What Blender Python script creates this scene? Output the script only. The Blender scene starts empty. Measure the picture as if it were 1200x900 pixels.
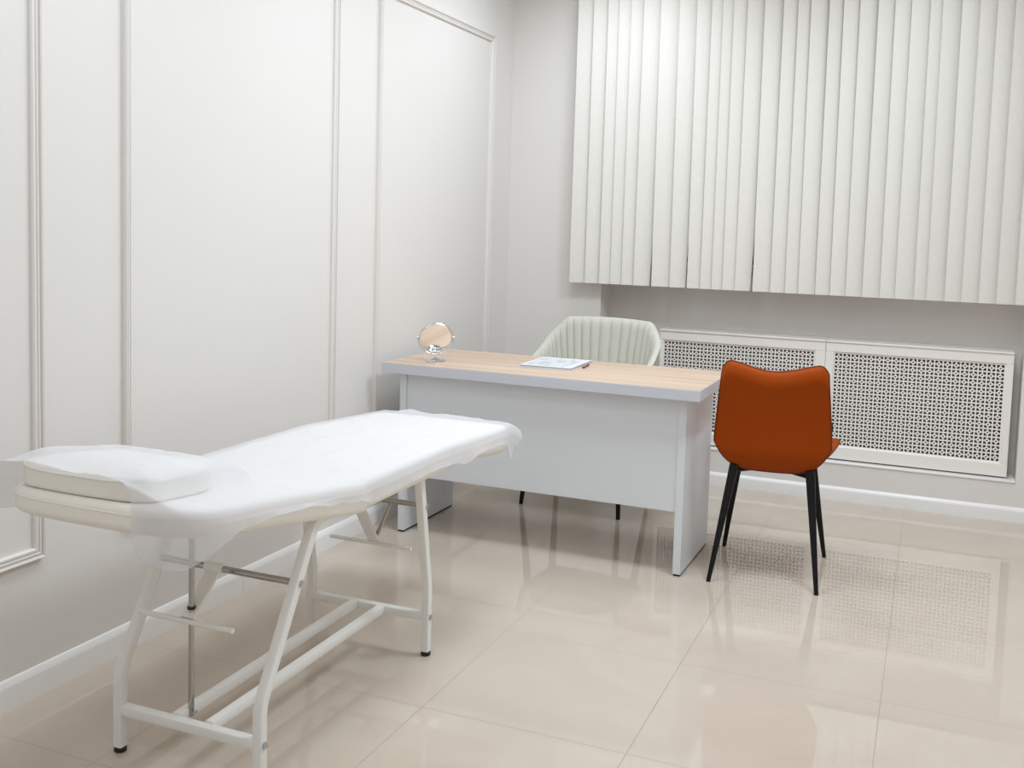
import bpy, bmesh, math, random
import numpy as np
from mathutils import Vector, Matrix, noise

random.seed(4)
C = bpy.context.scene.collection
PI = math.pi
R = math.radians

# ------------------------------------------------------------------ materials
def node_mat(name, col, rough=.5, metal=0, bump=None, spec=.5, coat=0, sheen=0):
    m = bpy.data.materials.new(name); m.use_nodes = True
    nt = m.node_tree; b = nt.nodes['Principled BSDF']
    b.inputs['Base Color'].default_value = (*col, 1)
    b.inputs['Roughness'].default_value = rough
    b.inputs['Metallic'].default_value = metal
    b.inputs['Specular IOR Level'].default_value = spec
    b.inputs['Coat Weight'].default_value = coat
    b.inputs['Sheen Weight'].default_value = sheen
    if bump:
        scale, strength, dist = bump
        tc = nt.nodes.new('ShaderNodeTexCoord')
        nz = nt.nodes.new('ShaderNodeTexNoise'); nz.inputs['Scale'].default_value = scale; nz.inputs['Detail'].default_value = 4
        bp = nt.nodes.new('ShaderNodeBump'); bp.inputs['Strength'].default_value = strength; bp.inputs['Distance'].default_value = dist
        nt.links.new(tc.outputs['Object'], nz.inputs['Vector'])
        nt.links.new(nz.outputs['Fac'], bp.inputs['Height'])
        nt.links.new(bp.outputs['Normal'], b.inputs['Normal'])
    return m

WALL = (.77, .738, .703)
M = {}
M['wall'] = node_mat('wall_paint', WALL, .62, bump=(160, .08, .002))
M['trim'] = node_mat('moulding_paint', (.785, .748, .708), .45)
M['white_trim'] = node_mat('skirting_white', (.87, .85, .83), .3)
M['ceiling'] = node_mat('ceiling_paint', (.85, .85, .85), .8)
M['grey_lam'] = node_mat('grey_laminate', (.74, .765, .80), .33, bump=(400, .04, .001))
M['grey_edge'] = node_mat('grey_edge_band', (.60, .615, .66), .35)
M['white_metal'] = node_mat('white_powder_coat', (.88, .875, .85), .32, coat=.2)
M['chrome'] = node_mat('chrome', (.45, .43, .41), .16, 1)
M['bright_chrome'] = node_mat('bright_chrome', (.74, .75, .77), .07, 1)
M['mirror'] = node_mat('mirror_glass', (.93, .93, .92), .01, 1)
M['zinc'] = node_mat('zinc_bolt', (.5, .51, .52), .35, 1)
M['black_rubber'] = node_mat('black_rubber', (.012, .012, .013), .5)
M['black_metal'] = node_mat('black_metal', (.006, .006, .007), .42, spec=.25)
M['vinyl'] = node_mat('cream_vinyl', (.90, .86, .79), .42, bump=(35, .12, .004))
M['orange'] = node_mat('orange_leatherette', (.305, .047, .0), .6, bump=(260, .25, .002), spec=.12)
M['orange_pipe'] = node_mat('dark_orange_piping', (.16, .030, .004), .5)
M['sage'] = node_mat('sage_velvet', (.59, .575, .50), .8, bump=(120, .15, .002), spec=.3)
M['screen'] = node_mat('screen_white', (.88, .835, .79), .38)
M['dark'] = node_mat('interior_shade', (.13, .12, .11), .8)  # shade inside the radiator covers, put into a dark colour
M['paper'] = node_mat('paper', (.68, .69, .71), .55)
M['pen_red'] = node_mat('pen_maroon', (.20, .02, .03), .3)
M['headrail'] = node_mat('headrail_white', (.8, .8, .8), .4)
M['pvc'] = node_mat('window_frame_white', (.8, .8, .8), .35)

def slat_mat():
    m = node_mat('blind_fabric', (.735, .705, .65), .65)
    nt = m.node_tree; b = nt.nodes['Principled BSDF']
    tc = nt.nodes.new('ShaderNodeTexCoord')
    mr_ = nt.nodes.new('ShaderNodeMapping'); mr_.inputs['Rotation'].default_value = (0, R(-42), 0)
    mp = nt.nodes.new('ShaderNodeMapping'); mp.inputs['Scale'].default_value = (28, 28, 120)
    nz = nt.nodes.new('ShaderNodeTexNoise'); nz.inputs['Scale'].default_value = 1.0; nz.inputs['Detail'].default_value = 2
    bp = nt.nodes.new('ShaderNodeBump'); bp.inputs['Strength'].default_value = .4; bp.inputs['Distance'].default_value = .004
    nt.links.new(tc.outputs['Object'], mr_.inputs['Vector']); nt.links.new(mr_.outputs['Vector'], mp.inputs['Vector']); nt.links.new(mp.outputs['Vector'], nz.inputs['Vector'])
    nt.links.new(nz.outputs['Fac'], bp.inputs['Height']); nt.links.new(bp.outputs['Normal'], b.inputs['Normal'])
    return m
M['slat'] = slat_mat()

def sheet_mat():
    m = bpy.data.materials.new('nonwoven_sheet'); m.use_nodes = True
    nt = m.node_tree; nt.nodes.clear()
    out = nt.nodes.new('ShaderNodeOutputMaterial')
    df = nt.nodes.new('ShaderNodeBsdfDiffuse'); df.inputs['Color'].default_value = (.80, .795, .82, 1)
    tl = nt.nodes.new('ShaderNodeBsdfTranslucent'); tl.inputs['Color'].default_value = (.80, .795, .82, 1)
    tr = nt.nodes.new('ShaderNodeBsdfTransparent')
    m1 = nt.nodes.new('ShaderNodeMixShader'); m1.inputs[0].default_value = .12
    m2 = nt.nodes.new('ShaderNodeMixShader'); m2.inputs[0].default_value = .47
    tc = nt.nodes.new('ShaderNodeTexCoord')
    nz = nt.nodes.new('ShaderNodeTexNoise'); nz.inputs['Scale'].default_value = 60; nz.inputs['Detail'].default_value = 5
    bp = nt.nodes.new('ShaderNodeBump'); bp.inputs['Strength'].default_value = .12; bp.inputs['Distance'].default_value = .003
    L = nt.links.new
    L(tc.outputs['Object'], nz.inputs['Vector']); L(nz.outputs['Fac'], bp.inputs['Height'])
    L(bp.outputs['Normal'], df.inputs['Normal'])
    L(df.outputs[0], m1.inputs[1]); L(tl.outputs[0], m1.inputs[2])
    L(m1.outputs[0], m2.inputs[1]); L(tr.outputs[0], m2.inputs[2]); L(m2.outputs[0], out.inputs['Surface'])
    return m
M['sheet'] = sheet_mat()

def wood_mat():
    m = node_mat('light_oak_laminate', (.7, .55, .42), .38)
    nt = m.node_tree; b = nt.nodes['Principled BSDF']; L = nt.links.new
    tc = nt.nodes.new('ShaderNodeTexCoord')
    mp = nt.nodes.new('ShaderNodeMapping'); mp.inputs['Scale'].default_value = (1.6, 26, 26)
    nz = nt.nodes.new('ShaderNodeTexNoise'); nz.inputs['Scale'].default_value = 1.0; nz.inputs['Detail'].default_value = 6; nz.inputs['Distortion'].default_value = .6
    cr = nt.nodes.new('ShaderNodeValToRGB')
    cr.color_ramp.elements[0].position = .32; cr.color_ramp.elements[0].color = (.53, .375, .265, 1)
    cr.color_ramp.elements[1].position = .68; cr.color_ramp.elements[1].color = (.67, .515, .395, 1)
    L(tc.outputs['Object'], mp.inputs['Vector']); L(mp.outputs['Vector'], nz.inputs['Vector'])
    L(nz.outputs['Fac'], cr.inputs['Fac']); L(cr.outputs['Color'], b.inputs['Base Color'])
    return m
M['wood'] = wood_mat()

TILE, TX, TY = .5944, 1.0104, -2.8472
def floor_mat():
    m = node_mat('polished_porcelain', (.6, .55, .5), .06)
    nt = m.node_tree; b = nt.nodes['Principled BSDF']; L = nt.links.new
    tc = nt.nodes.new('ShaderNodeTexCoord')
    sp = nt.nodes.new('ShaderNodeSeparateXYZ'); L(tc.outputs['Object'], sp.inputs[0])
    def line(sock, off):
        a = nt.nodes.new('ShaderNodeMath'); a.operation = 'SUBTRACT'; L(sock, a.inputs[0]); a.inputs[1].default_value = off
        p = nt.nodes.new('ShaderNodeMath'); p.operation = 'PINGPONG'; L(a.outputs[0], p.inputs[0]); p.inputs[1].default_value = TILE / 2
        c = nt.nodes.new('ShaderNodeMath'); c.operation = 'LESS_THAN'; L(p.outputs[0], c.inputs[0]); c.inputs[1].default_value = .0010
        return c.outputs[0]
    mx = nt.nodes.new('ShaderNodeMath'); mx.operation = 'MAXIMUM'
    L(line(sp.outputs[0], TX), mx.inputs[0]); L(line(sp.outputs[1], TY), mx.inputs[1])
    nz = nt.nodes.new('ShaderNodeTexNoise'); nz.inputs['Scale'].default_value = 2.2; nz.inputs['Detail'].default_value = 6; nz.inputs['Distortion'].default_value = 1.2
    L(tc.outputs['Object'], nz.inputs['Vector'])
    cr = nt.nodes.new('ShaderNodeValToRGB')
    cr.color_ramp.elements[0].position = .3; cr.color_ramp.elements[0].color = (.56, .475, .39, 1)
    cr.color_ramp.elements[1].position = .7; cr.color_ramp.elements[1].color = (.61, .525, .44, 1)
    L(nz.outputs['Fac'], cr.inputs['Fac'])
    mix = nt.nodes.new('ShaderNodeMix'); mix.data_type = 'RGBA'
    L(mx.outputs[0], mix.inputs['Factor']); L(cr.outputs['Color'], mix.inputs['A']); mix.inputs['B'].default_value = (.36, .29, .225, 1)
    L(mix.outputs['Result'], b.inputs['Base Color'])
    rm = nt.nodes.new('ShaderNodeMapRange'); rm.inputs['To Min'].default_value = .018; rm.inputs['To Max'].default_value = .5
    L(mx.outputs[0], rm.inputs['Value']); L(rm.outputs['Result'], b.inputs['Roughness'])
    return m
M['floor'] = floor_mat()

# ------------------------------------------------------------------ mesh helpers
class MB:
    def __init__(s): s.v = []; s.f = []
    def add(s, v, f):
        o = len(s.v); s.v += [tuple(p) for p in v]; s.f += [tuple(i + o for i in q) for q in f]; return s
    def box(s, x0, x1, y0, y1, z0, z1):
        v = [(x, y, z) for x in (x0, x1) for y in (y0, y1) for z in (z0, z1)]
        return s.add(v, [(0, 1, 3, 2), (4, 6, 7, 5), (0, 4, 5, 1), (2, 3, 7, 6), (0, 2, 6, 4), (1, 5, 7, 3)])
    def sweep(s, path, sec, up, cap=True, scale=None):
        """sec: list of (a, b): a along (tangent x up), b along up"""
        P = [Vector(p) for p in path]; n = len(P); m = len(sec); up = Vector(up).normalized(); v = []
        for i in range(n):
            t = ((P[i] - P[i - 1]).normalized() if i else Vector()) + ((P[i + 1] - P[i]).normalized() if i < n - 1 else Vector())
            t.normalize(); side = t.cross(up).normalized(); u2 = side.cross(t).normalized()
            k = scale[i] if scale else 1
            v += [P[i] + side * a * k + u2 * b * k for a, b in sec]
        f = []
        for i in range(n - 1):
            for j in range(m):
                k = (j + 1) % m
                f.append((i * m + j, i * m + k, (i + 1) * m + k, (i + 1) * m + j))
        if cap: f += [tuple(range(m))[::-1], tuple((n - 1) * m + j for j in range(m))]
        return s.add(v, f)
    def tube(s, path, r, seg=12, scale=None):
        d = Vector(path[-1]) - Vector(path[0]); up = (0, 0, 1) if abs(d.normalized().z) < .9 else (0, 1, 0)
        return s.sweep(path, [(r * math.cos(2 * PI * k / seg), r * math.sin(2 * PI * k / seg)) for k in range(seg)], up, scale=scale)
    def lathe(s, prof, seg=32, mat=Matrix()):
        v = []; f = []; n = len(prof)
        for k in range(seg):
            a = 2 * PI * k / seg
            v += [mat @ Vector((r * math.cos(a), r * math.sin(a), z)) for r, z in prof]
        for k in range(seg):
            for j in range(n - 1):
                a = k * n + j; b = ((k + 1) % seg) * n + j
                f.append((a, b, b + 1, a + 1))
        f.append(tuple(k * n for k in range(seg))[::-1]); f.append(tuple(k * n + n - 1 for k in range(seg)))
        return s.add(v, f)
    def grid(s, rows, closed=False):
        n = len(rows[0]); v = [p for r in rows for p in r]; f = []
        for i in range(len(rows) - 1):
            for j in range(n if closed else n - 1):
                k = (j + 1) % n
                f.append((i * n + j, i * n + k, (i + 1) * n + k, (i + 1) * n + j))
        return s.add(v, f)

def link(name, mb, mat, parent=None, smooth=None, bevel=0, loc=None, rotz=0, seg=2, merge=False):
    me = bpy.data.meshes.new(name)
    off = Vector(loc) if loc else Vector()
    me.from_pydata([Vector(v) for v in mb.v], [], mb.f)
    bm = bmesh.new(); bm.from_mesh(me)
    if merge: bmesh.ops.remove_doubles(bm, verts=bm.verts, dist=1e-5)
    bmesh.ops.recalc_face_normals(bm, faces=bm.faces); bm.to_mesh(me); bm.free()
    o = bpy.data.objects.new(name, me); C.objects.link(o)
    me.materials.append(M[mat] if isinstance(mat, str) else mat)
    o.location = off; o.rotation_euler.z = rotz
    if bevel:
        b = o.modifiers.new('bevel', 'BEVEL'); b.width = bevel; b.segments = seg; b.limit_method = 'ANGLE'; b.angle_limit = R(40)
    if smooth is not None or bevel:
        for p in me.polygons: p.use_smooth = True
        me.set_sharp_from_angle(angle=R(40 if smooth is None else smooth))
    if parent: o.parent = parent
    return o

def thing(name, label, cat, loc=(0, 0, 0), rotz=0, group=None):
    o = bpy.data.objects.new(name, None); C.objects.link(o); o.empty_display_size = .1
    o.location = loc; o.rotation_euler = (0, 0, rotz); tag(o, label, cat, group); return o
def tag(o, label, cat, group=None):
    o['label'] = label; o['category'] = cat
    if group: o['group'] = group
    return o
def struct(name, mb, mat, label=None, **k):
    o = link(name, mb, mat, **k); o['kind'] = 'structure'
    if label: o['label'] = label
    return o

def rsec(w, h, r=.004, n=3):
    """rounded rectangle section"""
    out = []
    for cx, cy, a0 in ((w / 2 - r, h / 2 - r, 0), (-w / 2 + r, h / 2 - r, 90), (-w / 2 + r, -h / 2 + r, 180), (w / 2 - r, -h / 2 + r, 270)):
        for k in range(n):
            a = R(a0 + 90 * k / (n - 1)); out.append((cx + r * math.cos(a), cy + r * math.sin(a)))
    return out

def fillet(pts, rads, n=7):
    P = [Vector(p) for p in pts]; out = [P[0]]
    for i in range(1, len(P) - 1):
        r = rads[i - 1]; a = (P[i - 1] - P[i]).normalized(); b = (P[i + 1] - P[i]).normalized()
        ang = a.angle(b)
        if r <= 0 or ang > PI - .01: out.append(P[i]); continue
        d = r / math.tan(ang / 2)
        p0 = P[i] + a * d; p1 = P[i] + b * d
        for k in range(n):
            t = k / (n - 1); out.append(p0 * (1 - t) ** 2 + P[i] * 2 * t * (1 - t) + p1 * t * t)
    out.append(P[-1]); return out

# ------------------------------------------------------------------ room shell
BACK, ND = 0.0, .167            # face of the back wall; depth of the window recess
NX0, NX1 = .566, 2.694          # recess left and right
LEDGE = .2005
RX, NEAR, CEIL = 4.0, -6.4, 2.75
b = MB(); b.add([(-.2, NEAR, 0), (RX, NEAR, 0), (RX, .4, 0), (-.2, .4, 0), (-.2, NEAR, -.1), (RX, NEAR, -.1), (RX, .4, -.1), (-.2, .4, -.1)],
                [(0, 1, 2, 3), (7, 6, 5, 4), (0, 4, 5, 1), (1, 5, 6, 2), (2, 6, 7, 3), (3, 7, 4, 0)])
struct('floor', b, 'floor', 'polished beige porcelain floor tiles')
struct('ceiling', MB().box(-.2, RX + .2, NEAR - .2, .4, CEIL, CEIL + .1), 'ceiling')
struct('wall_left', MB().box(-.12, 0, NEAR, .4, 0, CEIL), 'wall', 'beige painted wall with raised panel mouldings')
struct('wall_right', MB().box(RX, RX + .12, NEAR, .4, 0, CEIL), 'wall')
struct('wall_front', MB().box(-.12, RX + .12, NEAR - .12, NEAR, 0, CEIL), 'wall')
WZ0, WZ1, WX0, WX1 = 1.12, 2.42, .75, 2.55      # window opening in the back of the recess
b = MB()
b.box(0, NX0, BACK, ND + .2, 0, CEIL)                       # pier left of the recess
b.box(NX1, RX, BACK, ND + .2, 0, CEIL)                      # pier right of the recess
b.box(NX0, NX1, BACK, ND + .2, 0, LEDGE - .012)             # low plinth below the covers
b.box(NX0, NX1, ND, ND + .2, LEDGE - .012, WZ0); b.box(NX0, NX1, ND, ND + .2, WZ1, CEIL)
b.box(NX0, WX0, ND, ND + .2, WZ0, WZ1); b.box(WX1, NX1, ND, ND + .2, WZ0, WZ1)
b.box(NX0, NX1, BACK, ND, 2.6, CEIL)                        # lintel
struct('wall_back', b, 'wall', 'beige painted back wall with window recess')
struct('trim_4', MB().box(NX0 + .001, NX1 - .001, -.006, ND - .001, LEDGE - .012, LEDGE), 'white_trim', bevel=.004)
# window behind the blind (dark outside)
w = struct('window_1', (lambda q: (q.box(WX0, WX1, ND + .06, ND + .12, WZ0, WZ0 + .06), q.box(WX0, WX1, ND + .06, ND + .12, WZ1 - .06, WZ1),
    q.box(WX0, WX0 + .06, ND + .06, ND + .12, WZ0 + .06, WZ1 - .06), q.box(WX1 - .06, WX1, ND + .06, ND + .12, WZ0 + .06, WZ1 - .06),
    q.box(1.62, 1.68, ND + .06, ND + .12, WZ0 + .06, WZ1 - .06))[-1])(MB()), 'pvc')
gm = node_mat('night_glass', (.012, .03, .034), .05)
link('window_pane', MB().box(WX0 + .03, WX1 - .03, ND + .085, ND + .095, WZ0 + .03, WZ1 - .03), gm, w)

# skirting boards: quarter-round topped profile swept along the wall
def skirting(name, p0, p1, nrm, h, joints=()):
    p0, p1, nrm = Vector(p0), Vector(p1), Vector(nrm)
    prof = [(0, 0), (.014, 0), (.014, h * .74), (.0132, h * .80), (.0055, h * .965), (.003, h), (0, h)]
    mb = MB(); v = [p + nrm * a + Vector((0, 0, z)) for p in (p0, p1) for a, z in prof]; n = len(prof)
    f = [(j, (j + 1) % n, n + (j + 1) % n, n + j) for j in range(n)] + [tuple(range(n)), tuple(range(n, 2 * n))]
    mb.add(v, f)
    d = (p1 - p0).normalized()
    for s in joints:                                        # joint clips
        q = p0 + d * s; vv = [q + d * e + nrm * (a * 1.12 + .0006) + Vector((0, 0, z * 1.01)) for e in (-.004, .004) for a, z in prof]
        mb.add(vv, f)
    return struct(name, mb, 'white_trim', smooth=50)
skirting('baseboard_left', (0, NEAR, 0), (0, -.0, 0), (1, 0, 0), .084, (4.047,))
skirting('baseboard_back', (.0, 0, 0), (RX, 0, 0), (0, -1, 0), .072, (2.221,))
skirting('baseboard_right', (RX, NEAR, 0), (RX, 0, 0), (-1, 0, 0), .084)

# raised picture-frame mouldings on the left wall (mitred, three-ridged profile)
def panel_frame(name, y0, y1, z0, z1):
    hw = .0165
    prof = [(-hw, 0), (-hw, .008), (-hw + .004, .0125), (-.0075, .0125), (-.0055, .0085), (-.003, .0085), (-.001, .013), (.003, .013),
            (.005, .0085), (.0075, .0085), (.009, .016), (.0135, .018), (hw, .013), (hw, 0)]   # offset outward, height off the wall
    corners = [(y0, z0, -1, -1), (y1, z0, 1, -1), (y1, z1, 1, 1), (y0, z1, -1, 1)]
    v = [(h, cy + sy * a, cz + sz * a) for cy, cz, sy, sz in corners for a, h in prof]; n = len(prof); f = []
    for c in range(4):
        d = (c + 1) % 4
        for j in range(n - 1): f.append((c * n + j, c * n + j + 1, d * n + j + 1, d * n + j))
    return struct(name, MB().add(v, f), 'trim', smooth=25)
panel_frame('trim_1', -4.32, -3.232, .407, 2.3475)
panel_frame('trim_2', -2.903, -1.7895, .407, 2.3475)
panel_frame('trim_3', -1.448, -.2934, .407, 2.3475)

# ------------------------------------------------------------------ vertical blind
bl = thing('vertical_blind', 'cream textured vertical blind closed across the window recess above the radiator covers', 'blind', (1.6, -.1, 1.0))
edges = [.418, .507, .589, .651, .716, .783, .879, .98, 1.072, 1.143, 1.202, 1.258, 1.323, 1.413, 1.503, 1.576, 1.64, 1.725, 1.795, 1.87,
         1.95, 2.031, 2.102, 2.188, 2.244, 2.326, 2.401, 2.476, 2.552, 2.634, 2.71, 2.79]
rb = random.Random(11)
ZB, ZT = 1.0556, 2.63
link('headrail', MB().box(.40 - 1.6, 2.80 - 1.6, -.025, .02, ZT + .012 - 1, ZT + .05 - 1), 'headrail', bl, bevel=.004)
for i in range(len(edges) - 1):
    x0, x1 = edges[i], edges[i + 1]; vis = x1 - x0; wd = .101
    gap = i in (5, 7, 12)
    if gap: wd = vis - .016
    # nearer left edge at x0, the right edge tucked behind the next slat
    yl, yr = -.012 + rb.uniform(-.003, .003), .012 + rb.uniform(-.003, .004)
    xe = x0 + (wd if gap else max(vis + .010, .089))
    tw = rb.uniform(-.005, .005); nseg = 8
    def face(off):
        rows = []
        for zi in range(13):
            t = zi / 12; z = ZB + (ZT - ZB) * t; row = []
            for j in range(nseg + 1):
                q = j / nseg; bow = -.0032 * math.sin(PI * q)
                row.append((x0 + (xe + (.030 * min(1, t * 2) if gap else 0) - x0) * q + tw * (t - .2) - 1.6, yl + (yr - yl) * q * (1 + .3 * t) + bow + off, z - 1.0))
            rows.append(row)
        return rows
    fa, fb = face(0), face(.0012)
    mb = MB(); mb.grid(fa); mb.grid(fb)
    def rim(g): return g[0] + [r[-1] for r in g[1:]] + g[-1][-2::-1] + [r[0] for r in g[-2:0:-1]]
    mb.grid([rim(fa), rim(fb)], closed=True)
    link('slat', mb, 'slat', bl, smooth=40)

# ------------------------------------------------------------------ radiator covers
def fret_cell(p):
    """one cell of the perforated sheet as 2-D curve fill -> (verts2d, tris)"""
    cu = bpy.data.curves.new('fret', 'CURVE'); cu.dimensions = '2D'; cu.fill_mode = 'BOTH'
    def spl(pts):
        s = cu.splines.new('POLY'); s.points.add(len(pts) - 1); s.use_cyclic_u = True
        for q, pt in zip(s.points, pts): q.co = (pt[0] * p, pt[1] * p, 0, 1)
    spl([(0, 0), (1, 0), (1, 1), (0, 1)])
    spl([(.5 + .105 * math.cos(a), .5 + .105 * math.sin(a)) for a in [2 * PI * k / 10 for k in range(10)]])
    e, far, rr = .085, .42, .255
    for sx, sy in ((1, 1), (-1, 1), (-1, -1), (1, -1)):
        # corner hole: square corner cut back by the central ring
        c = .5 - e
        a0 = math.asin(max(-1, min(1, (c - .30) / rr))) if False else R(16)
        arc = [(rr * math.cos(R(18) + (R(72) - R(18)) * k / 6), rr * math.sin(R(18) + (R(72) - R(18)) * k / 6)) for k in range(7)]
        pts = [(c, arc[0][1])] + arc + [(arc[-1][0], c), (c, c)]
        pts = [(.5 + sx * x, .5 + sy * y) for x, y in pts]
        spl(pts)
    o = bpy.data.objects.new('fret', cu); C.objects.link(o)
    dg = bpy.context.evaluated_depsgraph_get(); me = bpy.data.meshes.new_from_object(o.evaluated_get(dg))
    v = [(q.co.x, q.co.y) for q in me.vertices]; f = [tuple(t.vertices) for t in me.polygons]
    bpy.data.objects.remove(o); bpy.data.curves.remove(cu); bpy.data.meshes.remove(me)
    return v, f
PITCH = .0398
FV, FF = fret_cell(PITCH)

def radiator_cover(x0, x1, px0, nx, label):
    z0, z1 = LEDGE + .007, .820
    t = thing('radiator_cover', label, 'radiator cover', ((x0 + x1) / 2, .03, LEDGE)); ox = -(x0 + x1) / 2; oz = -LEDGE
    pz1 = .7545; nz = 12; pz0 = pz1 - nz * PITCH; px1 = px0 + nx * PITCH
    X = lambda x: x + ox
    fr = MB(); y0, y1 = .0, .018
    m = .006
    for a, c, d, e in ((x0, x1, pz1 + m, z1 - .012), (x0, x1, z0, pz0 - m)): fr.box(X(a), X(c), y0, y1, d + oz, e + oz)
    for a, c in ((x0, px0 - m), (px1 + m, x1)): fr.box(X(a), X(c), y0, y1, pz0 - m + oz, pz1 + m + oz)
    link('front_frame', fr, 'screen', t, bevel=.0025)
    lp = MB()                                               # sloped lip round the fretwork
    def ring(e, y): return [(X(px0 - e), y, pz0 - e + oz), (X(px1 + e), y, pz0 - e + oz), (X(px1 + e), y, pz1 + e + oz), (X(px0 - e), y, pz1 + e + oz)]
    lp.grid([ring(m + .0005, .002), ring(0, .009), ring(0, .012)], closed=True)
    link('panel_lip', lp, 'screen', t)
    pn = MB(); th = .0035; yy = .0095
    for i in range(nx):
        for k in range(nz):
            bx, bz = X(px0 + i * PITCH), pz0 + k * PITCH + oz
            pn.add([(bx + a, yy, bz + c) for a, c in FV], FF)
    p = link('perforated_panel', pn, 'screen', t, merge=True)
    so = p.modifiers.new('thick', 'SOLIDIFY'); so.thickness = th; so.offset = -1 if p.data.polygons[0].normal.y < 0 else 1
    tb = MB().box(X(x0 + .0002), X(x1 - .0002), -.007, ND - .034, z1 - .012 + oz, z1 + oz)
    link('top_board', tb, 'screen', t, bevel=.003)
    for sx in (x0 + .001, x1 - .017):
        link('side_board', MB().box(X(sx), X(sx + .016), .018, ND - .034, z0 + oz, z1 - .012 + oz), 'screen', t)
    bp = link('shade_sheet', MB().box(X(x0 + .018), X(x1 - .018), .060, .064, z0 + .02 + oz, z1 - .02 + oz), 'dark', t); bp['label'] = 'added dark sheet standing for the shade behind the holes'  # added sheet, coloured dark to stand for shade inside the cover
    for sx in (x0 + .06, x1 - .11):
        link('foot', MB().box(X(sx), X(sx + .05), .03, .10, 0, z0 + oz), 'black_rubber', t)
    return t
radiator_cover(.9035, 1.7765, .925, 20, 'white perforated radiator cover on the low ledge, partly hidden behind the desk and orange chair')
radiator_cover(1.7780, 2.655, 1.822, 20, 'white perforated radiator cover at the right end of the ledge, fully visible')
# ------------------------------------------------------------------ desk
DX, DY, DYAW = .0832, -1.5283, R(-.5362)
DW, DD, DH, DT = 1.3929, .5808, .75, .0437
dk = thing('desk', 'grey office desk with light wood top facing the treatment couch', 'desk', (DX, DY, 0), DYAW)
o = link('desk_top', MB().box(0, DW, 0, DD, DH - DT, DH - .0012), 'grey_edge', dk, bevel=.0012); o['label'] = 'thick grey edged top'
o = link('wood_surface', MB().box(.0012, DW - .0012, .0012, DD - .0012, DH - .0012, DH), 'wood', o); o['label'] = 'light oak laminate face'
DI, DF, PT = .0618, .055, .0312
for x in (DI, DW - DI - PT):
    s = link('side_panel', MB().box(x, x + PT, DF, DD - DF, .008, DH - DT), 'grey_lam', dk, bevel=.0012)
    link('glide_strip', MB().box(x + .003, x + PT - .003, DF + .004, DD - DF - .004, 0, .008), 'black_rubber', s)
link('modesty_panel', MB().box(DI + PT, DW - DI - PT, DF + .006, DF + .024, .254, DH - DT), 'grey_lam', dk, bevel=.001)

# ------------------------------------------------------------------ vanity mirror on the desk
mr = thing('vanity_mirror', 'small round chrome vanity mirror on a stand at the left end of the desk', 'mirror', (.268, -1.385, .75), R(32))
link('base', MB().lathe([(.001, 0), (.041, 0), (.0425, .004), (.040, .010), (.026, .0135), (.012, .0165), (.008, .020), (.001, .021)], 40), 'bright_chrome', mr, smooth=35)
link('stem', MB().lathe([(.005, .019), (.005, .026), (.0075, .029), (.0045, .032), (.0045, .040), (.001, .041)], 20), 'bright_chrome', mr, smooth=35)
RF = .0775; HC = .107
fk = [(RF * math.cos(a), 0, HC + RF * .965 * math.sin(a)) for a in [PI + PI * k / 28 for k in range(29)]]
fk = [(-RF, 0, HC + .006)] + fk + [(RF, 0, HC + .006)]
link('fork', MB().tube(fk, .0032, 10), 'bright_chrome', mr, smooth=60)
tilt = Matrix.Translation((0, 0, HC)) @ Matrix.Rotation(R(22), 4, 'X') @ Matrix.Rotation(R(90), 4, 'X')
rp = [(.066, -.0035), (.0685, -.0062), (.0715, -.0068), (.0735, -.004), (.0735, .004), (.0715, .0068), (.0685, .0062), (.066, .0035)]
v = []; f = []; seg = 64; n = len(rp)
for k in range(seg):
    a = 2 * PI * k / seg; v += [tilt @ Vector((r * math.cos(a), r * math.sin(a), z)) for r, z in rp]
for k in range(seg):
    for j in range(n): f.append((k * n + j, k * n + (j + 1) % n, ((k + 1) % seg) * n + (j + 1) % n, ((k + 1) % seg) * n + j))
hd = link('mirror_rim', MB().add(v, f), 'bright_chrome', mr, smooth=60)
g = link('mirror_glass', MB().lathe([(.001, -.003), (.0668, -.003), (.0668, .003), (.001, .003)], 64, tilt), 'mirror', hd, smooth=30); g['label'] = 'reflecting mirror glass'
for sx in (-1, 1):
    link('pivot_knob', MB().tube([(sx * .0735, 0, HC), (sx * .083, 0, HC)], .0042, 12), 'bright_chrome', mr, smooth=40)

# ------------------------------------------------------------------ paperwork and pen
def print_mat():
    m = node_mat('printed_page', (.68, .69, .71), .5)
    nt = m.node_tree; b = nt.nodes['Principled BSDF']; L = nt.links.new
    tc = nt.nodes.new('ShaderNodeTexCoord'); mp = nt.nodes.new('ShaderNodeMapping'); mp.inputs['Scale'].default_value = (26, 9, 1)
    nz = nt.nodes.new('ShaderNodeTexNoise'); nz.inputs['Scale'].default_value = 1.2; nz.inputs['Detail'].default_value = 3
    cr = nt.nodes.new('ShaderNodeValToRGB')
    cr.color_ramp.elements[0].position = .42; cr.color_ramp.elements[0].color = (.50, .51, .54, 1)
    cr.color_ramp.elements[1].position = .60; cr.color_ramp.elements[1].color = (.68, .69, .71, 1)
    L(tc.outputs['Object'], mp.inputs[0]); L(mp.outputs[0], nz.inputs['Vector']); L(nz.outputs['Fac'], cr.inputs[0]); L(cr.outputs[0], b.inputs['Base Color'])
    return m
nb = thing('notepad', 'stack of white printed papers lying on the desk in front of the pale green chair', 'papers', (.755, -1.175, .75), R(1.5))
hx, hy = .118, .152
o = link('back_cover', MB().box(-hx, hx, -hy, hy, 0, .002), 'paper', nb, bevel=.0008)
pg = MB()
for k in range(5):
    dx, dy = random.uniform(-.0015, .0015), random.uniform(-.0015, .0015)
    pg.box(-hx + .004 + dx, hx - .004 + dx, -hy + .004 + dy, hy - .004 + dy, .002 + k * .0016, .0035 + k * .0016)
link('pages', pg, 'paper', nb)
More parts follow.
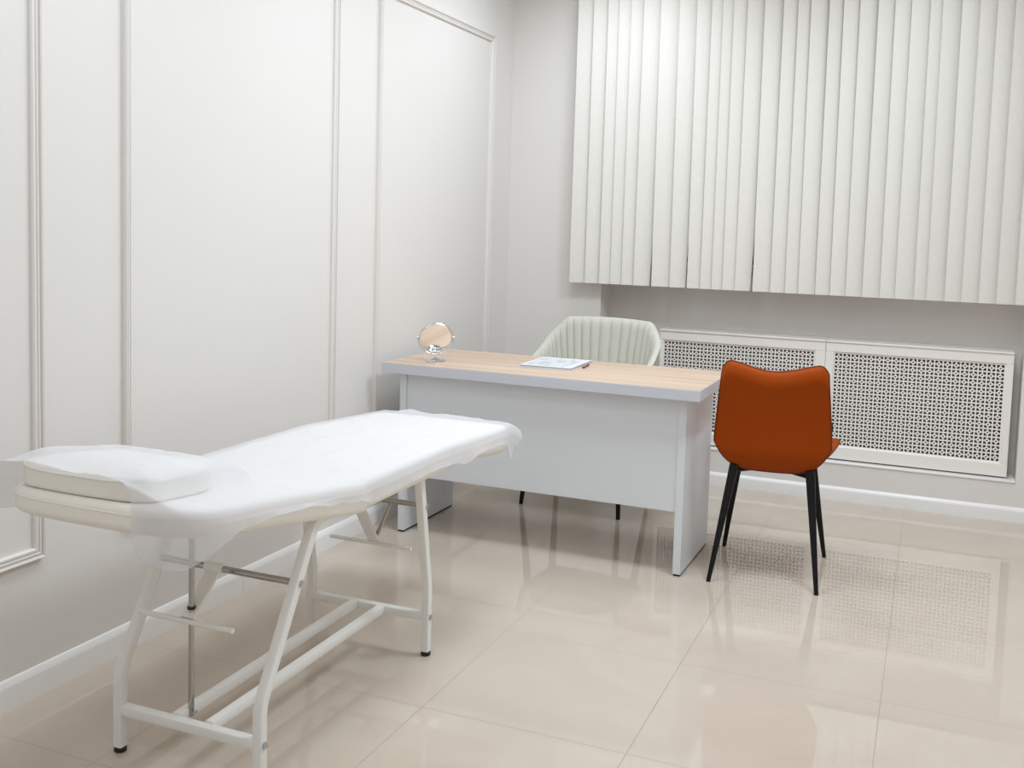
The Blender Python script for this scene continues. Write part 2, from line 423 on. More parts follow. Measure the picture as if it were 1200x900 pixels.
o = link('front_sheet', MB().box(-hx + .001, hx - .001, -hy + .001, hy - .001, .010, .0108), 'paper', nb)
pi = link('printed_area', MB().box(-hx + .02, hx - .035, -hy + .03, hy - .05, .0108, .0111), print_mat(), o); pi['label'] = 'faint grey printing'
pn = thing('pen', 'dark red pen lying on the desk against the right side of the papers', 'pen', (.889, -1.16, .75), R(96))
link('barrel', MB().tube([(-.062, 0, .005), (-.058, 0, .005), (.040, 0, .005)], .0045, 14), 'pen_red', pn, smooth=40)
link('tip', MB().tube([(.040, 0, .005), (.052, 0, .005), (.060, 0, .005)], .0045, 12, scale=[1, .55, .15]), 'bright_chrome', pn, smooth=40)
link('clip', MB().box(-.060, -.022, -.0013, .0013, .0095, .011).box(-.060, -.056, -.0013, .0013, .006, .0095), 'bright_chrome', pn)

# ------------------------------------------------------------------ orange chair
oc = thing('side_chair', 'orange leatherette chair with black tapered legs seen from behind beside the desk', 'chair', (1.715, -1.226, 0), R(5.5))
def lerp_tab(tab, x):
    for (a, va), (b_, vb) in zip(tab, tab[1:]):
        if x <= b_: return va + (vb - va) * ((x - a) / (b_ - a) if b_ > a else 0)
    return tab[-1][1]
def smooth_tab(tab, x):
    k = .012; return sum(lerp_tab(tab, x + d * k) for d in (-2, -1, 0, 1, 2)) / 5
# half width of the back against height, and the top line
HWS = [(.40, .2200), (.54, .2200), (.60, .2165), (.70, .2080), (.80, .1985), (.87, .1945)]
def top_z(u):
    a = abs(u) / .195
    return .832 + .034 * (math.sin(min(1, a) * PI / 2) ** 2) * (1 if a < .8 else 1) - (.030 * max(0, (a - .82) / .18) ** 2.2)
def back_y(u, z):
    """v of the rear face at height z: leaning back at the top, tucking under at the bottom"""
    t = (z - .5) / .36
    v = -.205 - .058 * max(0, t) + .010 * math.sin(max(0, min(1, t)) * PI)
    if z < .52: v += (.52 - z) ** 2 * 6.5
    d = (z - (top_z(u) - .06)) / .06
    if d > 0: v += .030 * d * d
    return v + .55 * u * u                               # wraps forward at the sides
NU, NZ = 33, 30
def back_grid(off, sh=0.0):
    rows = []
    for i in range(NZ):
        s = i / (NZ - 1); row = []
        for j in range(NU):
            a = -1 + 2 * j / (NU - 1)
            # iterate: z between the bottom line and the top line at this u
            aa = math.copysign(1 - (1 - abs(a)) ** 1.25, a)
            z = .5
            for _ in range(6):
                u = aa * (smooth_tab(HWS, max(.50, min(z, .85))) - sh)
                zt = top_z(u) - sh; zb = .433 + sh + .112 * min(1, abs(u) / .221) ** 4.2
                z = zb + s * (zt - zb)
            row.append(Vector((u, back_y(u, z) + off, z)))
        rows.append(row)
    return rows
def pad_from_grids(rear, front, edge_out=.0):
    mb = MB(); n = len(rear[0]); m_ = len(rear)
    mb.grid(rear); mb.grid(front)
    def border(g): return [g[0][j] for j in range(n)] + [g[i][n - 1] for i in range(1, m_)] + [g[m_ - 1][j] for j in range(n - 2, -1, -1)] + [g[i][0] for i in range(m_ - 2, 0, -1)]
    bo, bi = border(rear), border(front)
    mb.grid([bo, bi], closed=True)
    return mb, bo
rear = back_grid(0, .003); mid1 = back_grid(.010, 0.0); front = back_grid(.038, .008)
mb = MB(); n = NU
def border(g): return [g[0][j] for j in range(NU)] + [g[i][NU - 1] for i in range(1, NZ)] + [g[NZ - 1][j] for j in range(NU - 2, -1, -1)] + [g[i][0] for i in range(NZ - 2, 0, -1)]
mid2 = back_grid(.026, 0.0)
mb.grid(rear); mb.grid(front); mb.grid([border(rear), border(mid1), border(mid2), border(front)], closed=True)
bk = link('backrest', mb, 'orange', oc, smooth=70, merge=True)
pp = border(back_grid(.006, -.0008)); pp = pp + [pp[0], pp[1]]
pm = MB(); seg = 8; vv = []
for i, p in enumerate(pp[:-1]):
    t = (pp[i + 1] - pp[i - 1 if i else -3]).normalized(); a = t.cross(Vector((0, 1, 0))).normalized(); c = t.cross(a)
    vv.append([p + (a * math.cos(2 * PI * k / seg) + c * math.sin(2 * PI * k / seg)) * .0028 for k in range(seg)])
pm.grid(vv, closed=True)
x = link('piping', pm, 'orange_pipe', bk, smooth=80); x['label'] = 'dark seam piping around the backrest'
x = link('tag', MB().box(.205, .2215, -.168, -.166, .618, .638), 'black_metal', bk); x['label'] = 'small black fabric tag'
# seat: dished pad with raised side wings towards the front
rows_t, rows_b = [], []
for i in range(25):
    t = i / 24; v0 = -.150 + t * .380
    hw = .160 + .107 * t ** .75
    if t > .86: hw -= .05 * ((t - .86) / .14) ** 2
    rt, rb_ = [], []
    for j in range(29):
        a = -1 + 2 * j / 28; u = a * hw
        wing = .055 * abs(a) ** 3 * (.35 + .65 * t)
        zt = .470 + wing - .010 * math.sin(PI * t) + .006 * t
        ed = max(0, (abs(a) - .93) / .07) ** 2 * .010 + max(0, (t - .94) / .06) ** 2 * .014
        zb = .440 + .030 * abs(a) ** 2.6 + wing * .9 + .004 * t
        rt.append(Vector((u, v0 - .02 * a * a * t, zt - ed))); rb_.append(Vector((u * .985, v0 - .004 - .02 * a * a * t, min(zb, zt - ed - .008))))
    rows_t.append(rt); rows_b.append(rb_)
mb = MB(); mb.grid(rows_t); mb.grid(rows_b)
def bd(g): n_ = len(g[0]); m_ = len(g); return [g[0][j] for j in range(n_)] + [g[i][n_ - 1] for i in range(1, m_)] + [g[m_ - 1][j] for j in range(n_ - 2, -1, -1)] + [g[i][0] for i in range(m_ - 2, 0, -1)]
midb = [(p * .45 + q * .55) + Vector((.004 * (1 if p.x > 0 else -1), 0, 0)) for p, q in zip(bd(rows_t), bd(rows_b))]
mb.grid([bd(rows_t), midb, bd(rows_b)], closed=True)
st = link('seat', mb, 'orange', oc, smooth=70, merge=True)
pp = bd(rows_t); pp = pp + [pp[0], pp[1]]; vv = []
for i, p in enumerate(pp[:-1]):
    t = (pp[i + 1] - pp[i - 1 if i else -3]).normalized(); a = t.cross(Vector((0, 0, 1))).normalized(); c = t.cross(a)
    vv.append([p + (a * math.cos(2 * PI * k / 6) + c * math.sin(2 * PI * k / 6)) * .0024 for k in range(6)])
link('seat_piping', MB().grid(vv, closed=True), 'orange_pipe', st, smooth=80)
def tapered_leg(top, foot, w0, w1):
    top, foot = Vector(top), Vector(foot); d = foot - top
    path = [top, top + d * .03, top + d * .97, foot]
    return MB().sweep(path, rsec(1, 1, .22, 4), (0, 1, 0), scale=[w0, w0, w1 * 1.03, w1])
fm = MB()
for sx in (-1, 1):
    fm.sweep([(sx * .142, -.150, .428), (sx * .03, -.05, .427), (-sx * .03, .05, .427), (-sx * .142, .150, .428)], rsec(.034, .012, .003), (0, 0, 1))
link('seat_frame', fm, 'black_metal', oc, bevel=.001)
for (tx, ty), (fx, fy) in (((-.140, -.155), (-.213, -.236)), ((.146, -.155), (.192, -.237)), ((-.140, .15), (-.199, .235)), ((.146, .15), (.218, .237))):
    link('leg', tapered_leg((tx, ty, .450), (fx, fy, 0), .035, .016), 'black_metal', oc, smooth=45)

# ------------------------------------------------------------------ pale green armchair behind the desk
gc = thing('armchair', 'pale green armchair with vertical channel stitching tucked behind the desk', 'chair', (.727, -.615, 0), R(-4))
NP, NT = 409, 22
def shell(off):
    rows = []
    for i in range(NT):
        t = i / (NT - 1); row = []
        for j in range(NP):
            s = -1 + 2 * j / (NP - 1); a = abs(s)
            # plan: U-shape; s=0 centre of the back, |s|=1 front end of an arm
            if a < .5:
                q = a / .5; px = .235 * math.sin(q * PI / 2) ** .92; py = .205 - .055 * (1 - math.cos(q * PI / 2)) ** 1.0 * 1.6
            else:
                q = (a - .5) / .5; px = .235 + .012 * math.sin(q * PI); py = .117 - q * .315
            px *= (1 if s > 0 else -1)
            # top line: level across the back, sloping down along the arms
            e0 = .25
            if a < e0: ht = .889 + .004 * (1 - a / e0)
            else:
                q = (a - e0) / (1 - e0); ht = .889 - .225 * (1 - (1 - q) ** 1.9) * min(1, q / .10) ** .5
            h0 = .44; z = h0 + (ht - h0) * t
            flare = .055 * t ** 1.2 * (1 - .2 * a); 
            if a < .5: d = Vector((math.sin(a / .5 * PI / 2) * (1 if s > 0 else -1), math.cos(a / .5 * PI / 2), 0))
            else: d = Vector(((1 if s > 0 else -1), 0, 0))
            rip = .012 * abs(math.sin(s * PI * 17)) ** .5 if off == 0 else 0
            edge = math.sin(min(1, (1 - t) / .06) * PI / 2) if t > .94 else 1
            p = Vector((px, py, z)) + d * (flare + off) - d * (rip * edge)
            row.append(p)
        rows.append(row)
    return rows
ri, ro = shell(0), shell(.026)
mb = MB(); mb.grid(ri); mb.grid(ro)
def bd3(g): n_ = len(g[0]); m_ = len(g); return [g[0][j] for j in range(n_)] + [g[i][n_ - 1] for i in range(1, m_)] + [g[m_ - 1][j] for j in range(n_ - 2, -1, -1)] + [g[i][0] for i in range(m_ - 2, 0, -1)]
bi_, bo_ = bd3(ri), bd3(ro)
mm = []
for p, q in zip(bi_, bo_):
    m_ = (p + q) / 2
    m_.z += .005 if p.z > .6 else 0
    mm.append(m_)
mb.grid([bi_, [(p * .75 + q * .25) + Vector((0, 0, 0.0035 if p.z > .6 else 0)) for p, q in zip(bi_, bo_)], mm, [(p * .25 + q * .75) + Vector((0, 0, 0.0035 if p.z > .6 else 0)) for p, q in zip(bi_, bo_)], bo_], closed=True)
link('backrest_shell', mb, 'sage', gc, smooth=75, merge=True)
mb = MB(); rows = []
for (k, z) in ((.90, .415), (1.0, .43), (1.0, .47), (.97, .487), (.85, .494), (.5, .496), (.05, .496)):
    row = []
    for j in range(40):
        a = 2 * PI * j / 40; e = .55
        row.append((.232 * k * math.copysign(abs(math.cos(a)) ** e, math.cos(a)), -.03 + .215 * k * math.copysign(abs(math.sin(a)) ** e, math.sin(a)), z))
    rows.append(row)
mb.grid(rows, closed=True); mb.add(rows[0], [tuple(range(40))])
link('seat_cushion', mb, 'sage', gc, smooth=60)
link('under_frame', MB().box(-.235, .235, -.19, .13, .402, .416), 'black_metal', gc, bevel=.002)
for sx in (-1, 1):
    for sy, fy in ((-.17, -.219), (.11, .20)):
        link('leg', tapered_leg((sx * .225, sy, .410), (sx * .254, fy, 0), .034, .017), 'black_metal', gc, smooth=45)

# ------------------------------------------------------------------ treatment couch
BX, BY = .645, -2.95
cb = thing('treatment_couch', 'white metal treatment couch with cream padded sections near the left wall', 'massage couch', (BX, BY, 0))
def L3(x, y, z): return (x - BX, y - BY, z)
XR, XL = .857, .433
sq = rsec(.026, .026, .004, 3)
ZR = .598                                                   # axis of the side rails
for x in (XL, XR):
    near = fillet([(x, -3.371, .014), (x, -3.371, .20), (x, -3.185, .532), (x, -3.150, ZR), (x, -3.05, ZR)], [.16, .10, .04])
    near = fillet([(x, -3.371, .014), (x, -3.371, .205), (x, -3.158, ZR), (x, -3.02, ZR)], [.11, .055])
    far = fillet([(x, -2.541, .014), (x, -2.541, .215), (x, -2.609, ZR), (x, -2.72, ZR)], [.16, .04])
    for path, yf in ((near, -3.371), (far, -2.541)):
        lg = link('leg', MB().sweep([L3(*p) for p in path], sq, (1, 0, 0)), 'white_metal', cb, smooth=40)
        link('foot_cap', MB().lathe([(.001, 0), (.0135, 0), (.0155, .003), (.0155, .011), (.012, .015), (.001, .016)], 20, Matrix.Translation(L3(x, yf, 0))), 'black_rubber', lg, smooth=40)
    link('side_rail', MB().sweep([L3(x, -3.02, ZR), L3(x, -2.72, ZR)], sq, (0, 0, 1)), 'white_metal', cb, smooth=40)
ZC = .112
for y, z in ((-3.371, ZC), (-2.541, ZC + .012)):
    link('cross_bar', MB().sweep([L3(XL + .012, y, z), L3(XR - .012, y, z)], sq, (0, 0, 1)), 'white_metal', cb, smooth=40)
for x in (.60, .70):
    link('stretcher', MB().sweep([L3(x, -3.359, ZC + .004), L3(x, -2.553, ZC + .014)], sq, (0, 0, 1)), 'white_metal', cb, smooth=40)
for x, y, z in ((XR, -3.371, ZC), (XR, -2.541, ZC + .012), (XR, -3.232, .458), (XR, -2.577, .487), (XL, -3.371, ZC), (XL, -2.541, ZC + .012)):
    s = 1 if x > .6 else -1
    link('bolt', MB().tube([L3(x + s * .012, y, z), L3(x + s * .0175, y, z)], .0085, 6), 'zinc', cb)
# backrest lift: chrome pivot bar, white sleeve with yoke arm and handle bar, chrome screw
def lift(yb, zb, yh, zh, screw, hx0, hx1):
    link('pivot_bar', MB().tube([L3(XL + .012, yb, zb), L3(XR - .012, yb, zb)], .0085, 16), 'chrome', cb, smooth=50)
    sl = link('yoke', MB().tube([L3(.585, yb, zb), L3(.640, yb, zb)], .0135, 16), 'white_metal', cb, smooth=50)
    link('yoke_arm', MB().sweep([L3(.611, yb, zb - .004), L3(.611, yh, zh)], rsec(.010, .040, .002), (1, 0, 0)), 'white_metal', sl, smooth=40)
    link('handle_bar', MB().tube([L3(hx0, yh - .004, zh - .006), L3(hx1, yh - .004, zh - .006)], .0065, 12), 'white_metal', sl, smooth=50)
    return sl
sl = lift(-3.235, .459, -3.335, .362, True, .462, .752)
sc = link('screw_rod', MB().tube([L3(.613, -3.322, .108), L3(.613, -3.322, .652)], .0072, 14), 'chrome', cb, smooth=50)
link('collar', MB().lathe([(.001, -.003), (.0105, -.003), (.0105, .003), (.001, .003)], 16, Matrix.Translation(L3(.613, -3.322, .385))), 'black_rubber', sc, smooth=40)
link('cotter_pin', MB().tube([L3(.598, -3.322, .118), L3(.628, -3.322, .118)], .0025, 8).tube([L3(.625, -3.330, .118), L3(.630, -3.322, .124), L3(.625, -3.314, .118)], .002, 6), 'zinc', sc, smooth=40)
sl2 = lift(-2.577, .487, -2.452, .305, False, .447, .752)
link('strut', MB().tube([L3(.622, -2.450, .330), L3(.742, -2.577, .487)], .007, 12), 'chrome', sl2, smooth=50)
link('bracket', MB().box(*[c for p in zip(L3(.598, -2.462, .312), L3(.622, -2.448, .338)) for c in p]), 'zinc', sl2, bevel=.002)

# padded sections
def slab(outline, zbf, ztf, r, n=6):
    """rounded pad: outline in plan (CCW), bottom and top heights as functions of (x, y)"""
    P = [Vector((x, y, 0)) for x, y in outline]; N = len(P)
    nr = []
    for i in range(N):
        t = (P[(i + 1) % N] - P[i - 1]).normalized(); nr.append(Vector((t.y, -t.x, 0)))
    rows = []
    cen = sum(P, Vector()) / N
    rs = [r] * N
    def ring(fi, zf, fw):
        out = []
        for i in range(N):
            q = P[i] - nr[i] * rs[i] * fi; out.append(Vector((q.x, q.y, zf(q.x, q.y) + rs[i] * fw)))
        return out
    for k in range(n + 1):
        a = PI / 2 * k / n; rows.append(ring(1 - math.sin(a), zbf, 1 - math.cos(a)))
    for k in range(n + 1):
        a = PI / 2 * k / n; rows.append(ring(1 - math.cos(a), ztf, -(1 - math.sin(a))))
    def shrink(zf, w, ks):
        out = []; ks = list(ks)
        base = [(P[i] - nr[i] * rs[i]) for i in range(N)]
        for k in ks:
            out.append([Vector((cen.x + (q.x - cen.x) * k, cen.y + (q.y - cen.y) * k, 0)) for q in base])
            out[-1] = [Vector((q.x, q.y, zf(q.x, q.y) + w)) for q in out[-1]]
        return out
    rows = shrink(zbf, 0, (.02, .5, .9, .985)) + rows + shrink(ztf, .0, (.985, .9, .7, .5, .3, .15, .02))
    mb = MB(); mb.grid(rows, closed=True); mb.add(rows[0], [tuple(range(N))]); mb.add(rows[-1], [tuple(range(N))])
    return mb
def rr_outline(x0n, x1n, y0, x0f, x1f, y1, rn, rf, n=9, sub=10):
    """quad outline (near edge y0, far edge y1) with rounded corners, CCW from near-left"""
    c = [((x0n, y0), rn), ((x1n, y0), rn), ((x1f, y1), rf), ((x0f, y1), rf)]; out = []
    for i in range(4):
        p = Vector(c[i][0]); a = (Vector(c[i - 1][0]) - p).normalized(); b_ = (Vector(c[(i + 1) % 4][0]) - p).normalized(); r = c[i][1]
        p0, p1 = p + a * r, p + b_ * r
        for k in range(n):
            t = k / (n - 1); q = p0 * (1 - t) ** 2 + p * 2 * t * (1 - t) + p1 * t * t; out.append((q.x, q.y))
        nx = Vector(c[(i + 1) % 4][0]); nr_ = c[(i + 1) % 4][1]; e = nx - b_ * nr_
        for k in range(1, sub): q = p1.lerp(e, k / sub); out.append((q.x, q.y))
    return out
HINGE = -2.975
zA0 = lambda x, y: .574 + .163 * max(0, -2.99 - y)
zA1 = lambda x, y: .661 + .125 * max(0, -2.99 - y)
zB0 = lambda x, y: .580
zB1 = lambda x, y: .663
zC0 = lambda x, y: .588 - .105 * max(0, y + 2.435)
zC1 = lambda x, y: .661 - .050 * max(0, y + 2.435)
# a gentle bow along the near end of the head section
outA = rr_outline(.348, .886, -3.660, .340, .903, HINGE + .015, .125, .034)
outA = [(x, y - .012 * max(0, 1 - ((x - .63) / .2) ** 2) * (1 if y < -3.64 else 0)) for x, y in outA]
outB = rr_outline(.340, .900, HINGE - .015, .340, .896, -2.423, .034, .034)
outC = rr_outline(.342, .898, -2.453, .362, .894, -1.992, .034, .055)
for nm, ol, z0, z1 in (('backrest_pad', outA, zA0, zA1), ('seat_pad', outB, zB0, zB1), ('leg_pad', outC, zC0, zC1)):
    pd = link(nm, slab([(x - BX, y - BY) for x, y in ol], lambda x, y, f=z0: f(x + BX, y + BY), lambda x, y, f=z1: f(x + BX, y + BY), .020), 'vinyl', cb, smooth=60)
    pd.modifiers.new('flat_top', 'WEIGHTED_NORMAL').keep_sharp = True
    if nm == 'backrest_pad':                                # stitched seam below the top edge
        P = [Vector((x - BX, y - BY, z1(x, y) - .020)) for x, y in ol]; vv = []
        for i, p in enumerate(P):
            t = (P[(i + 1) % len(P)] - P[i - 1]).normalized(); a = t.cross(Vector((0, 0, 1))).normalized()
            p = p + a * .0002
            vv.append([p + (a * math.cos(2 * PI * k / 6) + Vector((0, 0, 1)) * math.sin(2 * PI * k / 6)) * .0016 for k in range(6)])
        vv.append(vv[0]); link('seam', MB().grid(vv, closed=True), 'vinyl', pd, smooth=80)

# pillow on the head end
PC = (.585, -3.505)
pil_out = rr_outline(.385, .772, -3.642, .415, .735, -3.325, .075, .15, 11, 8)
pil_out = [(x, y - (.016 * max(0, 1 - ((x - .58) / .19) ** 2) if y < -3.6 else 0)) for x, y in pil_out]
pz0 = lambda x, y: zA1(x, y) + .0004
def pin(x, y):
    """0 at the pillow's edge to 1 well inside"""
    dx = min(x - .385, .772 - x); dy = min(y + 3.655, -3.335 - y)
    return max(0, min(1, min(dx, dy) / .10))
pz1 = lambda x, y: zA1(x, y) +   .048 + .026 * math.sin(pin(x, y) * PI / 2)
pl = thing('headrest_pillow', 'flat cream vinyl headrest cushion lying on the head end of the couch', 'pillow', (PC[0], PC[1], .725))
lz = .725
pc = link('cushion', slab([(x - PC[0], y - PC[1]) for x, y in pil_out], lambda x, y: pz0(x + PC[0], y + PC[1]) - lz, lambda x, y: pz1(x + PC[0], y + PC[1]) - lz, .012), 'vinyl', pl, smooth=60)
P = [Vector((x - PC[0], y - PC[1], pz1(x, y) - lz - .006)) for x, y in pil_out]; vv = []
for i, p in enumerate(P):
    t = (P[(i + 1) % len(P)] - P[i - 1]).normalized(); a = t.cross(Vector((0, 0, 1))).normalized(); p = p - a * .0022
    vv.append([p + (a * math.cos(2 * PI * k / 8) + Vector((0, 0, 1)) * math.sin(2 * PI * k / 8)) * .0032 for k in range(8)])
vv.append(vv[0]); x = link('piping', MB().grid(vv, closed=True), 'vinyl', pc, smooth=80)

# ------------------------------------------------------------------ disposable sheet draped over the couch
def interp(tab, y):
    if y <= tab[0][0]: return tab[0][1]
    for (a, va), (b_, vb) in zip(tab, tab[1:]):
        if y <= b_:
            t = (y - a) / (b_ - a); t = t * t * (3 - 2 * t); return va + (vb - va) * t
    return tab[-1][1]
def outline_x(ol, y, side):
    xs = []
    for i in range(len(ol)):
        (xa, ya), (xb, yb) = ol[i], ol[(i + 1) % len(ol)]
        if (ya - y) * (yb - y) <= 0 and ya != yb: xs.append(xa + (xb - xa) * (y - ya) / (yb - ya))
    if not xs: return None
    return max(xs) if side > 0 else min(xs)
def support(x, y):
    z = zA1(x, y) if y < HINGE else (zB1(x, y) if y < -2.438 else zC1(x, y))
    if .385 < x < .772 and -3.70 < y < -3.308:
        # inside the pillow (rounded corners)
        cx, cy = max(.385 + .07, min(.772 - .07, x)), max(-3.68 + .05, min(-3.308 - .08, y))
        if math.hypot(x - cx, y - cy) < .09: z = max(z, pz1(x, y))
    return z
Y0, Y1, NYS = -3.676, -1.978, 200
GX = np.linspace(.30, .96, 133); GY = np.linspace(Y0 - .05, Y1 + .05, 240)
H = np.array([[support(x, max(-3.70, min(-1.99, y))) for x in GX] for y in GY])
def blur(A, sy, sx):
    for ax, s in ((0, sy), (1, sx)):
        k = np.exp(-.5 * (np.arange(-3 * s, 3 * s + 1) / s) ** 2); k /= k.sum()
        A = np.apply_along_axis(lambda v: np.convolve(np.pad(v, 3 * s, mode='edge'), k, 'valid'), ax, A)
    return A
Hp = np.pad(H, 1, mode='edge'); H = np.max([Hp[a:a + H.shape[0], b:b + H.shape[1]] for a in range(3) for b in range(3)], axis=0)
Hs = blur(H, 4, 5)
for _ in range(3): Hs = blur(np.maximum(Hs, H + .0015), 2, 3)
Hs = np.maximum(Hs, H + .0045)
def hz(x, y):
    i = (x - GX[0]) / (GX[1] - GX[0]); j = (y - GY[0]) / (GY[1] - GY[0])
    i = max(0, min(len(GX) - 1.001, i)); j = max(0, min(len(GY) - 1.001, j)); a, b_ = int(i), int(j); i -= a; j -= b_
    return float(Hs[b_, a] * (1 - i) * (1 - j) + Hs[b_, a + 1] * i * (1 - j) + Hs[b_ + 1, a] * (1 - i) * j + Hs[b_ + 1, a + 1] * i * j)
HEM = [(-3.68, .668), (-3.67, .640), (-3.655, .612), (-3.635, .614), (-3.60, .636), (-3.56, .656), (-3.50, .676), (-3.40, .674), (-3.318, .668), (-3.27, .664), (-3.15, .640), (-3.03, .622), (-2.985, .604), (-2.935, .603),
       (-2.80, .607), (-2.642, .611), (-2.50, .606), (-2.452, .600), (-2.425, .588), (-2.38, .588), (-2.30, .600), (-2.15, .594), (-2.07, .586), (-2.035, .560), (-2.01, .492), (-1.995, .560), (-1.975, .578)]
def wr(x, y, z=0):
    """soft wrinkles of the thin sheet"""
    a = noise.noise(Vector((x * 7 + y * 2.5, y * 3.2 - x * 2.0, z * 6)))
    b_ = noise.noise(Vector((x * 20 - y * 7, y * 8 + x * 9, z * 16 + 3)))
    return a, b_
mb = MB(); rows = []
NXT, NH = 64, 16
for j in range(NYS):
    y = Y0 + (Y1 - Y0) * j / (NYS - 1)
    yc = max(-3.668, min(-1.996, y))
    ol = outA if yc < HINGE - .03 else (outB if yc < -2.47 else outC)
    yq = yc
    if HINGE - .03 <= yc <= HINGE + .04: ol = outB; yq = HINGE + .04
    if -2.48 <= yc <= -2.40: ol = outC; yq = -2.40
    if ol is outC: yq = min(yq, -2.03) if yq > -2.03 else yq
    xr = (outline_x(ol, yq, 1) or .89); xl = (outline_x(ol, yq, -1) or .37)
    if y < -3.5: xl = min(xl, .342)
    a0, b0 = wr(.9, y); xr += .006 + .006 * max(0, min(1, (-3.35 - y) / .1)); xl -= .010
    if -3.66 < y < -3.3: xr = max(xr, (outline_x(pil_out, max(y, -3.64), 1) or .7) + .010)
    xr = max(xr, .74)
    rr = .030; rl = .018
    hem = interp(HEM, y) + .004 * noise.noise(Vector((0, y * 22, 5)))
    row = []
    zl = hz(xl + rl, y); zr = hz(xr - rr, y)
    flare = .075 * max(0, min(1, (-3.44 - y) / .18)) ** 1.5
    dl = .095 + .015 * noise.noise(Vector((2, y * 6, 1))) + .03 * (1 if y < -3.6 else 0)
    for k in range(NH):                                     # left overhang from hem up
        t = 1 - k / NH
        row.append(Vector((xl - .002 - flare * t ** .8 - .006 * t * (1 + noise.noise(Vector((y * 14, t * 3, 0)))), y, zl - rl - (dl - rl) * t)))
    for k in range(6):
        a = PI / 2 * k / 6; row.append(Vector((xl + rl - rl * math.cos(a), y, zl - rl + rl * math.sin(a))))
    for k in range(NXT):
        x = xl + rl + (xr - xl - rr - rl) * k / (NXT - 1); a, b_ = wr(x, y)
        cr_ = max(0, 1 - 6.5 * abs(noise.noise(Vector((x * 4.2 + y * 1.6, y * 3.6 - x * 2.6, 11))))) ** 1.5 + .7 * max(0, 1 - 7 * abs(noise.noise(Vector((x * 6 - y * 3, y * 4 + x * 3.5, 21))))) ** 1.5
        fade = min(1, (x - xl) / .08, (xr - x) / .08); fade = max(.15, fade)
        row.append(Vector((x, y, hz(x, y) + fade * (.0085 * max(0, a + .1) + .0050 * max(0, b_) + .0065 * cr_))))
    for k in range(1, 7):
        a = PI / 2 * k / 6; row.append(Vector((xr - rr + rr * math.sin(a), y, zr - rr + rr * math.cos(a))))
    for k in range(1, NH + 1):                              # right overhang down to the hem
        t = k / NH; z = zr - rr + (hem - zr + rr) * t
        a, b_ = wr(.95, y, z)
        row.append(Vector((xr + .003 + t * (.004 + .007 * max(0, a) + .004 * b_) + .004 * math.sin(y * 60) * t * noise.noise(Vector((y * 5, 0, 9))), y + .004 * b_ * t, z)))
    rows.append(row)
# far end: the sheet falls a little over the end of the leg section
last = rows[-1]
for k in range(1, 9):
    t = k / 8; row = []
    for i, p in enumerate(last):
        s = i / (len(last) - 1)
        corner = max(0, 1 - abs(i - (NH + 6 + NXT)) / 16)
        drop = .036 * t ** 1.3 + .006 * noise.noise(Vector((s * 22, t * 2, 4)))* t
        row.append(Vector((p.x + corner * .022 * t, p.y + .012 * math.sin(t * PI / 2) + corner * .040 * t, max(p.z - drop * (1 - .2 * corner), .49))))
    rows.append(row)
# soften the folds
A = np.array([[tuple(p) for p in r] for r in rows])
for _ in range(3):
    B = A.copy()
    B[1:-1] = .5 * A[1:-1] + .25 * (A[:-2] + A[2:])
    B[:, 1:-1] = .6 * B[:, 1:-1] + .2 * (B[:, :-2] + B[:, 2:])
    A = B
oz = Vector((.63, -2.8, .66))
mb.grid([[Vector(p) - oz for p in r] for r in A])
sh = link('disposable_sheet', mb, 'sheet', None, smooth=85, loc=oz)
tag(sh, 'thin white disposable sheet draped along the treatment couch and its pillow', 'sheet')

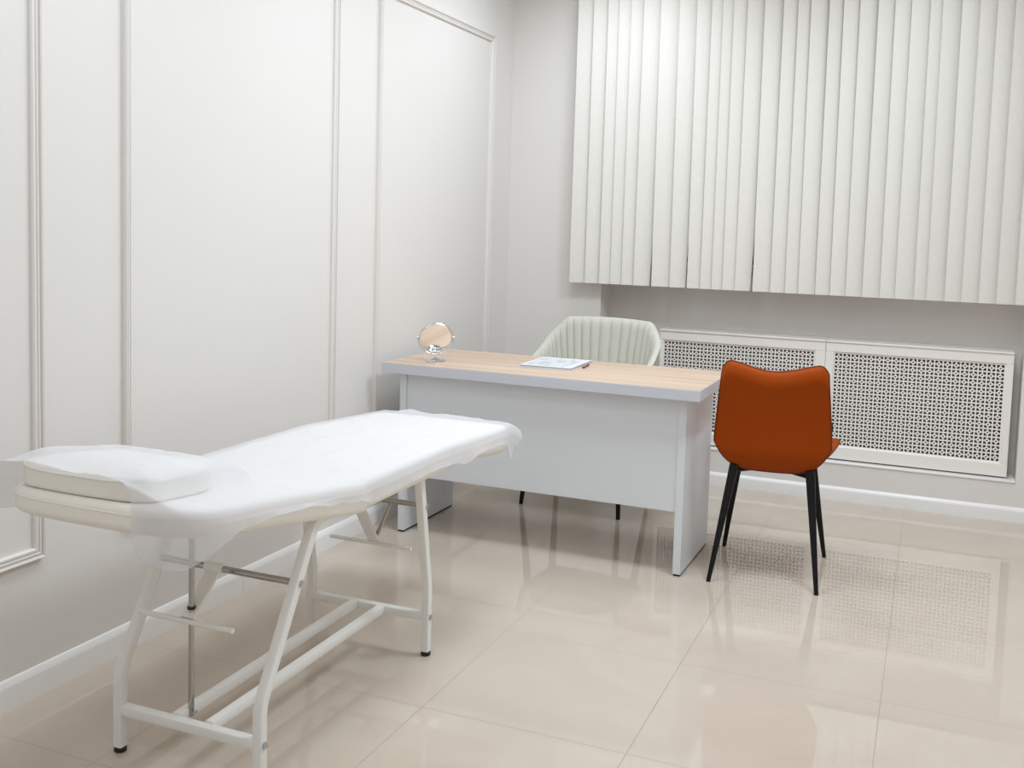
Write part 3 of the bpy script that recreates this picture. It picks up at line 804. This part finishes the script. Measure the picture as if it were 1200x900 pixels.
# ------------------------------------------------------------------ camera
f_px, ppx, ppy = 1170.85, 633.63, 356.42
y_, p_, r_ = R(-21.4815), R(-4.3893), R(1.7431)
fwd = Vector((math.sin(y_) * math.cos(p_), math.cos(y_) * math.cos(p_), math.sin(p_)))
rt = Vector((math.cos(y_), -math.sin(y_), 0)); up = rt.cross(fwd)
r2 = rt * math.cos(r_) + up * math.sin(r_); u2 = -rt * math.sin(r_) + up * math.cos(r_)
cd = bpy.data.cameras.new('camera'); cam = bpy.data.objects.new('camera', cd); C.objects.link(cam)
cam.matrix_world = Matrix((( r2.x, u2.x, -fwd.x, 2.2771), (r2.y, u2.y, -fwd.y, -5.2538), (r2.z, u2.z, -fwd.z, 1.3489), (0, 0, 0, 1)))
cd.sensor_fit = 'HORIZONTAL'; cd.sensor_width = 36; cd.lens = f_px / 1200 * 36
cd.shift_x = (600 - ppx) / 1200; cd.shift_y = (ppy - 450) / 1200
cd.clip_start = .05
bpy.context.scene.camera = cam

# ------------------------------------------------------------------ lights: square LED panels in the ceiling, plus added front fill
def panel(x, y, power, size=.6, col=(.835, .93, 1.02)):
    ld = bpy.data.lights.new('ceiling_panel_and_fill', 'AREA'); ld.energy = power; ld.shape = 'SQUARE'; ld.size = size; ld.color = col
    o = bpy.data.objects.new('ceiling_panel_and_fill', ld); C.objects.link(o); o.location = (x, y, CEIL - .01)
for x, y, p in ((.8, -.8, 11.3), (2.2, -.8, 5.5), (1.05, -2.0, 14.6), (2.2, -2.0, 33.3), (.8, -3.4, 10), (1.0, -4.8, 4.7), (2.4, -4.8, 7.3), (1.2, -5.9, 6.3)):  # last two are front fill, added to brighten the couch's head end
    panel(x, y, p)
wd = bpy.data.worlds.new('world'); bpy.context.scene.world = wd; wd.use_nodes = True
wd.node_tree.nodes['Background'].inputs[0].default_value = (.02, .03, .05, 1); wd.node_tree.nodes['Background'].inputs[1].default_value = .2

sc_ = bpy.context.scene
sc_.view_settings.view_transform = 'Standard'; sc_.view_settings.look = 'None'; sc_.view_settings.gamma = 1
sc_.view_settings.use_curve_mapping = False
sc_.view_settings.exposure = 0.0
sc_.cycles.use_denoising = True
sc_.cycles.max_bounces = 10; sc_.cycles.diffuse_bounces = 6; sc_.cycles.glossy_bounces = 5; sc_.cycles.transparent_max_bounces = 12
